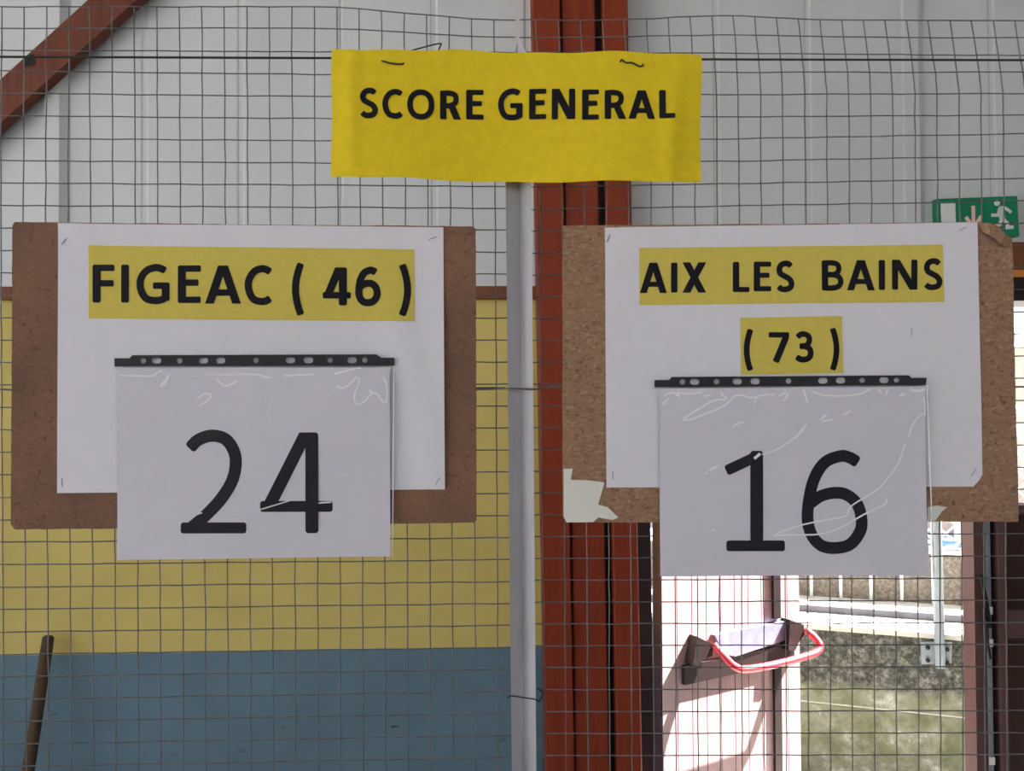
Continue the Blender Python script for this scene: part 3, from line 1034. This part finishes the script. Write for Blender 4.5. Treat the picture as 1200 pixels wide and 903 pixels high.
def fence(P, xs, rows, xa, xb, label, lean):
    root = thing('wire_mesh_panel', label, 'wire fence', P.at(P.uz((xa + xb) / 2, 700)[0], 0, 0), 'square wire mesh panels')
    rng = random.Random(int(xa) + 900)
    for r in rows:
        n = max(2, int((xb - xa) / 26))
        pts = []
        for i in range(n + 1):
            x = xa + (xb - xa) * i / n
            pts.append(P.hit(x, r(x) + rng.uniform(-.45, .45), rng.uniform(-.0006, .0006)))
        MB().tube(pts, .00072, 5).obj('horizontal_wire', M['wire'], root)
    for x in xs:
        pts = []
        for i, r in enumerate(rows):
            y = r(x)
            xx = x + lean(x, y)
            pts.append(P.hit(xx + rng.uniform(-.5, .5), y, -.0014 + rng.uniform(-.0004, .0004)))
        last = pts[-1]
        pts.append(Vector((last.x, last.y, .002)))
        MB().tube(pts, .00072, 5).obj('vertical_wire', M['wire'], root)
    return root


rl_ = [row_left(k) for k in range(37)]
rr_ = [row_right(k) for k in range(37)]
xs_l = [x for x in [580.5 - 26.35 * k for k in range(26)]]
xs_r = [632.5, 659] + [659 + 25.85 * k for k in range(1, 25)]


def lean_l(x, y):
    v = .006 * (y - 260)
    return v + (-(1.8 if x < 330 else 0) * 0) + (3.0 * max(0, 250 - y) / 250.0 if x < 90 else 0)


def lean_r(x, y):
    v = .006 * (y - 200)
    if y < 100:
        v -= (100 - y) / 80.0 * (4 + .021 * max(0, x - 800))
    return v


fence(FL, xs_l, rl_, -80, 604, 'square wire mesh panel on the side of the 24 score, before yellow and blue wall', lean_l)
fence(FR, xs_r, rr_, 609, 1290, 'square wire mesh panel on the side of the 16 score, before the doorway', lean_r)

# tension wires
tw = MB()
pts = [FL.hit(x, 66.5 + .004 * x, .004) for x in range(-80, 600, 20)] + [FR.hit(x, 69 + .0025 * (x - 600) + (1.2 if x == 740 else 0), .004) for x in range(610, 1290, 20)]
tw.tube(pts, .00125, 6)
o = tw.obj('tension_wire', M['dark_wire'], smooth=True)
o['label'], o['category'] = 'thick dark tension wire run along the mesh behind the yellow banner', 'wire'
tw = MB()
pts = [FL.hit(x, 456 + .8 * sin(x * .05), .022 if 585 < x else .002) for x in range(-80, 640, 12)] + [FR.hit(x, 453, .004) for x in range(645, 1290, 20)]
pts2 = [FL.hit(x, 451 if x == 575 else 454, .003) for x in range(556, 594, 6)]
tw.tube(pts, .0012, 6).tube(pts2, .0008, 5)
o = tw.obj('tension_wire', M['wire'], smooth=True)
o['label'], o['category'] = 'grey tension wire crossing the front of the steel angle post halfway up', 'wire'

# steel angle post
po = thing('angle_post', 'grey galvanised steel angle post between the two brown boards', 'post', FL.hit(607, 700, .012) * 1)
def axis(px_t, px_b, off):
    a_, b_ = FL.hit(px_t, 45, off), FL.hit(px_b, 903, off)
    d_ = b_ - a_
    return a_, a_ + d_ * (a_.z / (a_.z - b_.z))
po.location = Vector((po.location.x, po.location.y, 0))
c_t, c_b = axis(606.5, 614.5, .006)
l_t, l_b = axis(591, 600.0, .020)
r_t, r_b = axis(621.5, 628.5, .020)
th = Vector((0, .0028, 0))
c_t2 = c_t - Vector((0, 0, .0))
mb = MB()
def flange(a_t, a_b, b_t, b_b, cut_a, cut_b):
    at, bt = a_t - Vector((0, 0, cut_a)), b_t - Vector((0, 0, cut_b))
    mb.box8([a_b, b_b, bt, at, a_b + th, b_b + th, bt + th, at + th])
flange(l_t, l_b, c_t, c_b, .060, .004)
flange(c_t, c_b, r_t, r_b, .0, .022)
mb.obj('angle_bar', M['steel'], po)
mb = MB().tube(bez([FL.hit(x, y, .024) for x, y in [(594, 817), (600, 815), (614, 817), (627, 819), (632, 822)]], 4) , .0008, 5)
mb.tube(bez([FR.hit(x, y, .012) for x, y in [(632, 822), (636, 812), (630, 806)]], 4), .0007, 5)
mb.obj('binding_wire', M['dark_wire'], po)

# ================================================================== BOARDS AND SHEETS
def panel(label, P, outline, mat, back=.0016, front=.0140, holes=()):
    r = thing('chipboard_panel', label, 'board', P.hit(outline[0][0], outline[0][1], front), 'brown score boards')
    cx = sum(p[0] for p in outline) / len(outline)
    lo = max(p[1] for p in outline)
    r.location = P.hit(cx, lo, front)
    mb = MB().prism([outline] + list(holes), lambda x, y: P.hit(x, y, front), lambda x, y: P.hit(x, y, front) - P.n * (front - back))
    mb.obj('panel', mat, r)
    return r


rg = random.Random(3)
def jag(pts, amp, step=9.0):
    out = []
    n = len(pts)
    for i in range(n):
        a, b = Vector(pts[i]), Vector(pts[(i + 1) % n])
        k = max(1, int((b - a).length / step))
        for j in range(k):
            q = a + (b - a) * (j / k)
            if j:
                q += Vector((rg.uniform(-amp, amp), rg.uniform(-amp, amp)))
            out.append((q.x, q.y))
    return out


bl = jag([(17, 260), (14.5, 264), (13.5, 440), (12.5, 614), (17, 620), (150, 619), (340, 616), (556, 612), (558.5, 609), (558, 440), (557.5, 268), (554, 265), (300, 263)], .35, 12)
panel('dark brown hardboard panel behind the sheet reading FIGEAC', FL, bl, M['board_a'])
b2 = jag([(660, 264), (900, 262.5), (1145, 260), (1160, 261), (1171, 265), (1177, 273), (1186, 279), (1187, 300), (1190, 450), (1194, 600), (1193, 611), (1000, 611), (800, 612), (663, 612), (660, 606), (659.5, 440)], .45, 11)
pr = panel('speckled chipboard panel with a broken corner behind the sheet reading AIX LES BAINS', FR, b2, M['board_b'])
# the crumbled corner of the second board
mb = MB()
V = [FR.hit(x, y, o_) for x, y, o_ in [(1147, 262, .0145), (1158, 262, .019), (1170, 267, .018), (1178, 275, .019), (1186, 281, .0145), (1182, 290, .0142), (1172, 286, .021), (1161, 276, .021), (1152, 272, .0155)]]
mb.add(V, [(0, 1, 7, 8), (1, 2, 7), (2, 3, 6, 7), (3, 4, 5, 6)])
mb.obj('split_corner', M['board_b'], pr)

# torn tape, one patch at each lower corner
o = MB().prism([[(660.5, 549), (671, 549), (669, 562), (690, 562.5), (708.5, 565), (701, 591), (712, 594), (724.5, 606), (718, 609), (701, 606), (695, 611.5), (664, 612), (660.5, 605)]],
               lambda x, y: FR.hit(x, y, .0150), lambda x, y: FR.hit(x, y, .0142)).obj('tape_patch', M['tape'])
o['label'], o['category'], o['group'] = 'large torn patch of white tape on the bare corner of the chipboard', 'tape', 'tape on the chipboard'
o = MB().prism([[(1087, 594), (1098, 592), (1110, 594), (1104, 599), (1096, 610), (1087, 611)]],
               lambda x, y: FR.hit(x, y, .0150), lambda x, y: FR.hit(x, y, .0142)).obj('tape_patch', M['tape'])
o['label'], o['category'], o['group'] = 'small scrap of pale tape at the edge of the sleeve holding 16', 'tape', 'tape on the chipboard'


def sheet(mb, corners, f, nx=24, ny=16, cut=None):
    tl, tr, br_, bl_ = [Vector(c) for c in corners]
    V, F = [], []
    for j in range(ny + 1):
        for i in range(nx + 1):
            s, t = i / nx, j / ny
            p = (tl * (1 - s) + tr * s) * (1 - t) + (bl_ * (1 - s) + br_ * s) * t
            if cut:
                p = Vector(cut(p.x, p.y, s, t))
            V.append(f(p.x, p.y))
    for j in range(ny):
        for i in range(nx):
            a_ = j * (nx + 1) + i
            F.append((a_, a_ + nx + 1, a_ + nx + 2, a_ + 1))
    return mb.add(V, F)


def gauss(x, y, cx, cy, sx, sy, rot=0.0):
    dx, dy = x - cx, y - cy
    c_, s_ = cos(rot), sin(rot)
    a_, b_ = (dx * c_ + dy * s_) / sx, (-dx * s_ + dy * c_) / sy
    return math.exp(-.5 * (a_ * a_ + b_ * b_))


def surf(P, base, disp):
    return lambda lift: (lambda x, y: P.hit(x, y, base) + P.n * (disp(x, y) + lift))


def staple(root, f, x, y, ang, ln=9):
    dx, dy = cos(ang) * ln / 2, sin(ang) * ln / 2
    MB().tube([f(.0002)(x - dx, y - dy), f(.0009)(x - dx * .9, y - dy * .9), f(.0009)(x + dx * .9, y + dy * .9), f(.0002)(x + dx, y + dy)], .00042, 5).obj('staple', M['staple'], root)


# ---- first poster
def d1(x, y):
    v = .0022 * gauss(x, y, 92, 272, 25, 8, .8) + .004 * gauss(x, y, 485, 450, 14, 90, -.28)
    v += .0016 * gauss(x, y, 120, 480, 60, 80) + .0008 * sin(x * .018 + y * .008) + .003 * max(0, (x - 470) / 50.0) ** 2 * gauss(x, y, 520, 430, 60, 70)
    return v
s1 = surf(FL, .0150, d1)
p1_ = thing('team_poster', 'white sheet reading FIGEAC ( 46 ) stapled to the dark hardboard', 'poster', FL.hit(294, 574, .015), 'team posters')
sheet(MB(), [(68, 261.5), (519.5, 266), (521.5, 573), (67, 577.5)], s1(0), 40, 28).obj('sheet', M['paper'], p1_, smooth=True)
sheet(MB(), [(104, 287.5), (485.5, 292), (486, 376.5), (104, 373)], s1(.0005), 34, 10).obj('highlight_band', M['highlight'], p1_, smooth=True)
lettering('lettering', M['ink'], p1_, s1(.0010), [
    ('F', 108.7, 134.2, 310, 354.5), ('I', 142.2, 151.3, 310, 354.5), ('G', 159.7, 199.2, 309.7, 355.8), ('E', 208.8, 235.8, 311, 355),
    ('A', 240.8, 282.8, 311.3, 355.8), ('C', 286.7, 320.3, 311.3, 357), ('(', 342, 356.7, 308.7, 368.8),
    ('4', 378.3, 411.2, 313.3, 357.7), ('6', 415.8, 446.7, 313, 358.3), (')', 467.5, 482.2, 310, 369.7)], 9.4, 7.5)
for a_ in ((75, 283, -.9), (507, 279, -.35), (73, 565, 1.5), (513, 563, -1.0)):
    staple(p1_, s1, *a_)

# ---- second poster
def d2(x, y):
    v = .0022 * gauss(x, y, 1008, 266, 18, 7) + .0014 * gauss(x, y, 1090, 450, 70, 40, .5) + .0018 * gauss(x, y, 735, 290, 12, 40, .6)
    v += .0008 * sin(x * .02 - y * .01)
    return v
s2 = surf(FR, .0150, d2)
p2_ = thing('team_poster', 'white sheet reading AIX LES BAINS ( 73 ) stapled to the speckled chipboard', 'poster', FR.hit(930, 570, .015), 'team posters')
def cut2(x, y, s, t):
    lim = 1152 - max(0.0, (y - 558)) * .9
    return (min(x, lim), y)
sheet(MB(), [(709, 266.5), (1145, 260.5), (1152, 570), (710.5, 571)], s2(0), 60, 44, cut2).obj('sheet', M['paper'], p2_, smooth=True)
sheet(MB(), [(749, 290.5), (1104.5, 286.5), (1106.5, 353.5), (749.5, 357.5)], s2(.0005), 32, 8).obj('highlight_band', M['highlight'], p2_, smooth=True)
sheet(MB(), [(867, 372.5), (986.5, 370), (988, 437), (868, 439)], s2(.0005), 12, 8).obj('highlight_band', M['highlight'], p2_, smooth=True)
lettering('lettering', M['ink'], p2_, s2(.0010), [
    ('A', 749.7, 781.3, 307.8, 343.3), ('I', 786.2, 793.7, 307.7, 342.8), ('X', 799.5, 827.2, 307.5, 342.8),
    ('L', 858.3, 877.8, 307, 342.2), ('E', 882.8, 903.3, 306.7, 341.3), ('S', 908.3, 931.2, 305.8, 342),
    ('B', 962.8, 988.8, 305, 340.3), ('A', 992.5, 1025, 304.7, 340), ('I', 1029.7, 1037, 304.5, 339.7), ('N', 1045, 1075, 304.2, 339.3), ('S', 1081.2, 1104.7, 303, 339.5)], 7.5, 5.9)
lettering('lettering', M['ink'], p2_, s2(.0010), [
    ('(', 870.9, 882.2, 385.9, 433.9), ('7', 900.3, 924.2, 389.2, 424.2), ('3', 929.7, 953.3, 388.2, 424.4), (')', 972, 983.4, 384.7, 433.3)], 7.6, 6.2)
for a_ in ((713, 279, -1.2), (1128, 268, -.45), (718, 557, 1.55), (1141, 553, -1.0), (1068, 389, 1.5)):
    staple(p2_, s2, *a_)

# ---- yellow banner
def db(x, y):
    v = .004 * sin((x - 389) / 433 * pi * 3.0 + .4) * (.3 + .7 * (y - 60) / 150) + .003 * gauss(x, y, 787, 165, 9, 60, .06)
    v += .0025 * gauss(x, y, 412, 130, 7, 70) + .005 * max(0, (y - 185) / 30) ** 2 + .0015 * gauss(x, y, 640, 100, 60, 25)
    v += .0012 * gauss(x, y, 480, 190, 70, 12, .1) + .0015 * gauss(x, y, 735, 175, 40, 14, -.3)
    return 1.4 * v
sb = surf(FL, .030, db)
bn = thing('score_banner', 'yellow paper banner reading SCORE GENERAL wired to the top of the mesh', 'banner', FL.hit(605, 215, .03))
def cutb(x, y, s, t):
    if t < .5:
        y += (1.2 * sin(s * 14) + .8 * sin(s * 31)) * (1 - 2 * t)
    else:
        y += (2.2 * sin(s * pi) + .8 * sin(s * 23)) * (2 * t - 1)
    return (x + .6 * sin(t * 9) * (1 if s > .5 else -1) * abs(2 * s - 1), y)
sheet(MB(), [(389, 57.5), (822.5, 63.5), (820.5, 215.5), (389, 208.5)], sb(0), 64, 24, cutb).obj('sheet', M['banner'], bn, smooth=True)
lettering('lettering', M['ink'], bn, sb(.0008), [
    ('S', 421.3, 444.2, 104.5, 139.5), ('C', 448, 473.3, 105.8, 140), ('O', 477, 509.5, 105.8, 140.5), ('R', 515.7, 540.3, 106.3, 139.7), ('E', 546.2, 566.7, 105, 139.3),
    ('G', 583.3, 612.5, 103.8, 139.7), ('E', 620, 640, 104.5, 139.3), ('N', 646.3, 673.8, 105, 140), ('E', 681.7, 701.3, 106.3, 141.2), ('R', 708, 733, 107.2, 140.8),
    ('A', 735.8, 766.7, 107.2, 140.5), ('L', 771.7, 790, 106.7, 140)], 7.5, 5.8)
tie = MB().tube(bez([sb(-.001)(447, 72), sb(.0015)(451, 73.5), sb(.0018)(458, 75.5), sb(.0018)(470, 76.5), sb(-.001)(474, 74)], 4), .0009, 6)
tie.tube(bez([FL.hit(471, 63, .010), FL.hit(490, 57, .014), FL.hit(515, 51, .012), FL.hit(516, 54, .010), FL.hit(513, 61, .004)], 5), .0008, 6)
tie.obj('wire_tie', M['dark_wire'], bn, smooth=True)
tie = MB().tube(bez([sb(-.001)(726, 74), sb(.0015)(728, 71.5), sb(.0018)(733, 75), sb(.0018)(740, 75), sb(.0015)(748, 79), sb(.0012)(753, 78), sb(-.001)(752, 75)], 5), .0009, 6)
tie.tube(bez([FL.hit(697, 63, .006), FL.hit(715, 62, .010), FL.hit(735, 66, .028)], 4), .0008, 6)
tie.obj('wire_tie', M['dark_wire'], bn, smooth=True)


# ---- number sheets in clear sleeves
def hole(x, y, w, h):
    if w <= h + .2:
        return [(x + w / 2 * cos(2 * pi * k / 12), y + h / 2 * sin(2 * pi * k / 12)) for k in range(12)]
    r = h / 2
    out = []
    for k in range(7):
        a_ = -pi / 2 + pi * k / 6
        out.append((x + w / 2 - r + r * cos(a_), y + r * sin(a_)))
    for k in range(7):
        a_ = pi / 2 + pi * k / 6
        out.append((x - w / 2 + r + r * cos(a_), y + r * sin(a_)))
    return out


def number(P, num, pocket, paper, strip, circles, ovals, hy, letters, wv, wh, disp, crease_glints, lab_sheet, lab_sleeve, tear=None):
    base = .0185
    fs = surf(P, base, disp)
    ns = thing('number_sheet', lab_sheet, 'number sheet', P.hit((paper[2][0] + paper[3][0]) / 2, paper[2][1], base), 'score numbers')
    sheet(MB(), paper, fs(0), 30, 22).obj('sheet', M['number_paper'], ns, smooth=True)
    lettering('numerals', M['ink_large'], ns, fs(.0003), letters, wv, wh)
    sv = thing('plastic_sleeve', lab_sleeve, 'plastic sleeve', P.hit((pocket[2][0] + pocket[3][0]) / 2, pocket[2][1], base), 'punched clear sleeves')
    sheet(MB(), pocket, fs(.0012), 40, 30).obj('pocket', M['film'], sv, smooth=True)
    loops = [strip] + [hole(x, hy(x), 6.4, 6.4) for x in circles] + [hole(x, hy(x), 11, 7) for x in ovals]
    MB().prism(loops, lambda x, y: P.hit(x, y, base + .001), lambda x, y: P.hit(x, y, base + .0004)).obj('punched_strip', M['strip'], sv)
    for pts, r in crease_glints:
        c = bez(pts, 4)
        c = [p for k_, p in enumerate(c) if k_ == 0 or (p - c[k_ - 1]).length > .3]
        MB().ribbon(c, 1.0 + 1500 * r, fs(.0007), soft=False).obj('crease_glint', M['crease_glint' if r > .00045 else 'faint_crease_glint'], sv, smooth=True)  # painted glints: flat white ribbons following the folds
    MB().tube([fs(.0010)(*pocket[1]), fs(.0010)(*pocket[2])], .0006, 5).obj('seam', M['crease_glint'], sv, smooth=True)
    return ns, sv


def dn1(x, y):
    return .0015 + .004 * max(0, (y - 600) / 55) ** 1 * .6 + .0012 * sin(x * .02) * sin(y * .017) + .0012 * gauss(x, y, 440, 470, 25, 30)
cr1 = [([(141, 439.5), (152, 440), (165, 440.5), (180, 440), (184, 437), (191, 434)], .0005),
       ([(200, 438), (215, 442), (228, 440), (243, 438.5), (258, 439)], .0004),
       ([(243, 438.5), (258, 439), (275, 438.5), (300, 438.5), (309, 441), (318, 443)], .0007),
       ([(199, 438), (197, 444), (193, 451), (189, 452), (195, 444), (199, 438)], .0008),
       ([(254, 444), (259, 449), (264, 452), (272, 450), (279, 446)], .0006),
       ([(232, 467), (240, 461), (248, 463), (243, 470), (234, 475)], .0005),
       ([(333, 440), (345, 439.5), (370, 438.5)], .0006), ([(392, 438), (400, 436), (412, 433), (424, 430.5)], .0008),
       ([(395, 452), (401, 454.5), (409, 451), (419, 441)], .0007),
       ([(421, 442), (421, 450), (417, 459), (416, 469), (421, 474), (429, 469), (435, 462), (442, 461), (446, 467), (452, 472), (454, 465), (454, 457), (452, 447), (449, 441)], .0006),
       ([(433, 457), (437, 460)], .0014), ([(451, 445), (453, 450)], .0012),
       ([(275, 487), (290, 492), (302, 480), (306, 463)], .0003), ([(340, 488), (365, 476), (385, 463), (398, 450)], .0003),
       ([(318, 497), (315, 480), (322, 462)], .0003),
       ([(348, 571), (360, 566), (380, 560), (410, 556)], .0003), ([(370, 592), (374, 589), (388, 588)], .0005), ([(226, 604), (238, 600)], .0004),
       ([(350, 583), (300, 598), (262, 606)], .0003)]
number(FL, '24',
       [(136, 430), (462, 429), (460.5, 652.5), (137.5, 656.5)], [(137, 431), (457, 430.5), (457.5, 651), (138.5, 655)],
       [(134, 419.5), (152, 419.5), (155, 416), (441, 415), (447, 419), (462, 419), (462, 428.2), (134, 429)],
       [168, 210.5, 300, 386.8, 427.5], [183.5, 238.4, 258.5, 340.4, 361.6, 412.6], lambda x: 422.6 - .003 * (x - 134),
       [('2', 213, 289.5, 503.8, 624.2), ('4', 305.3, 390, 506.3, 624.2)], 15.2, 12.8, dn1, cr1,
       'white sheet printed with a large 24 below the FIGEAC poster', 'clear punched sleeve hung over the FIGEAC poster, holding its number')


def dn2(x, y):
    return .0015 + .005 * max(0, (y - 600) / 75) * .7 + .0012 * sin(x * .018 + 1) * sin(y * .02) + .001 * gauss(x, y, 830, 480, 40, 20, -.6)
cr2 = [([(778, 463), (786, 460), (790, 461), (795, 464), (793, 459)], .0009), ([(795, 460), (808, 461.5), (822, 459)], .0005), ([(779, 470), (777, 474)], .0009), ([(779, 470), (784, 466)], .0005),
       ([(845, 459), (846, 463), (851, 466), (848, 468), (836, 469), (818, 479), (804, 488), (800, 491), (808, 491.5), (822, 486), (838, 480), (848, 475), (853, 471), (860, 464), (869, 463), (880, 466), (892, 463), (907, 462)], .0008),
       ([(824, 464), (832, 463)], .0005), ([(887, 465), (883, 472)], .0005), ([(858, 499), (864, 496), (872, 494)], .0008),
       ([(912, 464), (920, 460), (922, 464), (917, 470)], .0007), ([(917, 456), (922, 460), (930, 454)], .0004),
       ([(941, 456), (944, 466), (946, 472)], .0009), ([(952, 459), (965, 463), (990, 463.5), (1008, 461), (1019, 455)], .0006),
       ([(1028, 456), (1032, 460)], .0006), ([(1039, 456), (1038, 462)], .0009), ([(1053, 464), (1059, 461)], .0012), ([(1065, 456), (1074, 458), (1083, 456)], .0013), ([(1081, 465), (1083, 478), (1083, 487)], .0008),
       ([(960, 492), (968, 485)], .0009), ([(962, 494), (975, 491)], .0006), ([(988, 486), (996, 481)], .0008),
       ([(930, 514), (940, 504), (944, 496)], .0005), ([(1064, 513), (1068, 499), (1076, 488), (1083, 484)], .0006),
       ([(892, 532), (905, 528), (920, 520), (935, 508), (940, 500)], .0005), ([(890, 527), (900, 520), (915, 512)], .0004),
       ([(906, 627), (915, 622), (940, 614), (970, 608), (990, 604), (994, 596), (1000, 590), (1015, 581), (1030, 571), (1042, 557), (1052, 543), (1060, 520)], .00055),
       ([(906, 627), (925, 626), (960, 625), (985, 617), (1003, 607), (1012, 602), (1025, 596), (1038, 589), (1038, 584)], .00055),
       ([(883, 537), (890, 531)], .0016), ([(830, 551), (836, 547), (841, 545), (836, 549), (830, 551)], .0006), ([(825, 555), (828, 553)], .0006),
       ([(1049, 553), (1060, 545), (1076, 534), (1080, 527)], .0004), ([(1049, 553), (1062, 550), (1078, 546)], .0004), ([(833, 621), (838, 620)], .0006)]
ns2, sv2 = number(FR, '16',
       [(770, 453.5), (1085, 451.5), (1091, 674), (770, 675.5)], [(773, 455), (1083, 453), (1087, 672.5), (773, 674)],
       [(767, 445), (784, 445), (787, 441.5), (1065, 439.5), (1068, 442.5), (1086, 442.5), (1085, 451), (767, 453.5)],
       [799.7, 839.6, 924, 1010.4, 1050.6], [814, 864, 885, 964.3, 985, 1035.9], lambda x: 447.4 - .0095 * (x - 800),
       [('1', 850.3, 918.8, 527.8, 645), ('6', 938, 1016.2, 527.8, 647.5)], 15.0, 12.6, dn2, cr2,
       'white sheet printed with a large 16 below the AIX LES BAINS poster', 'clear punched sleeve hung over the AIX LES BAINS poster, holding its number')
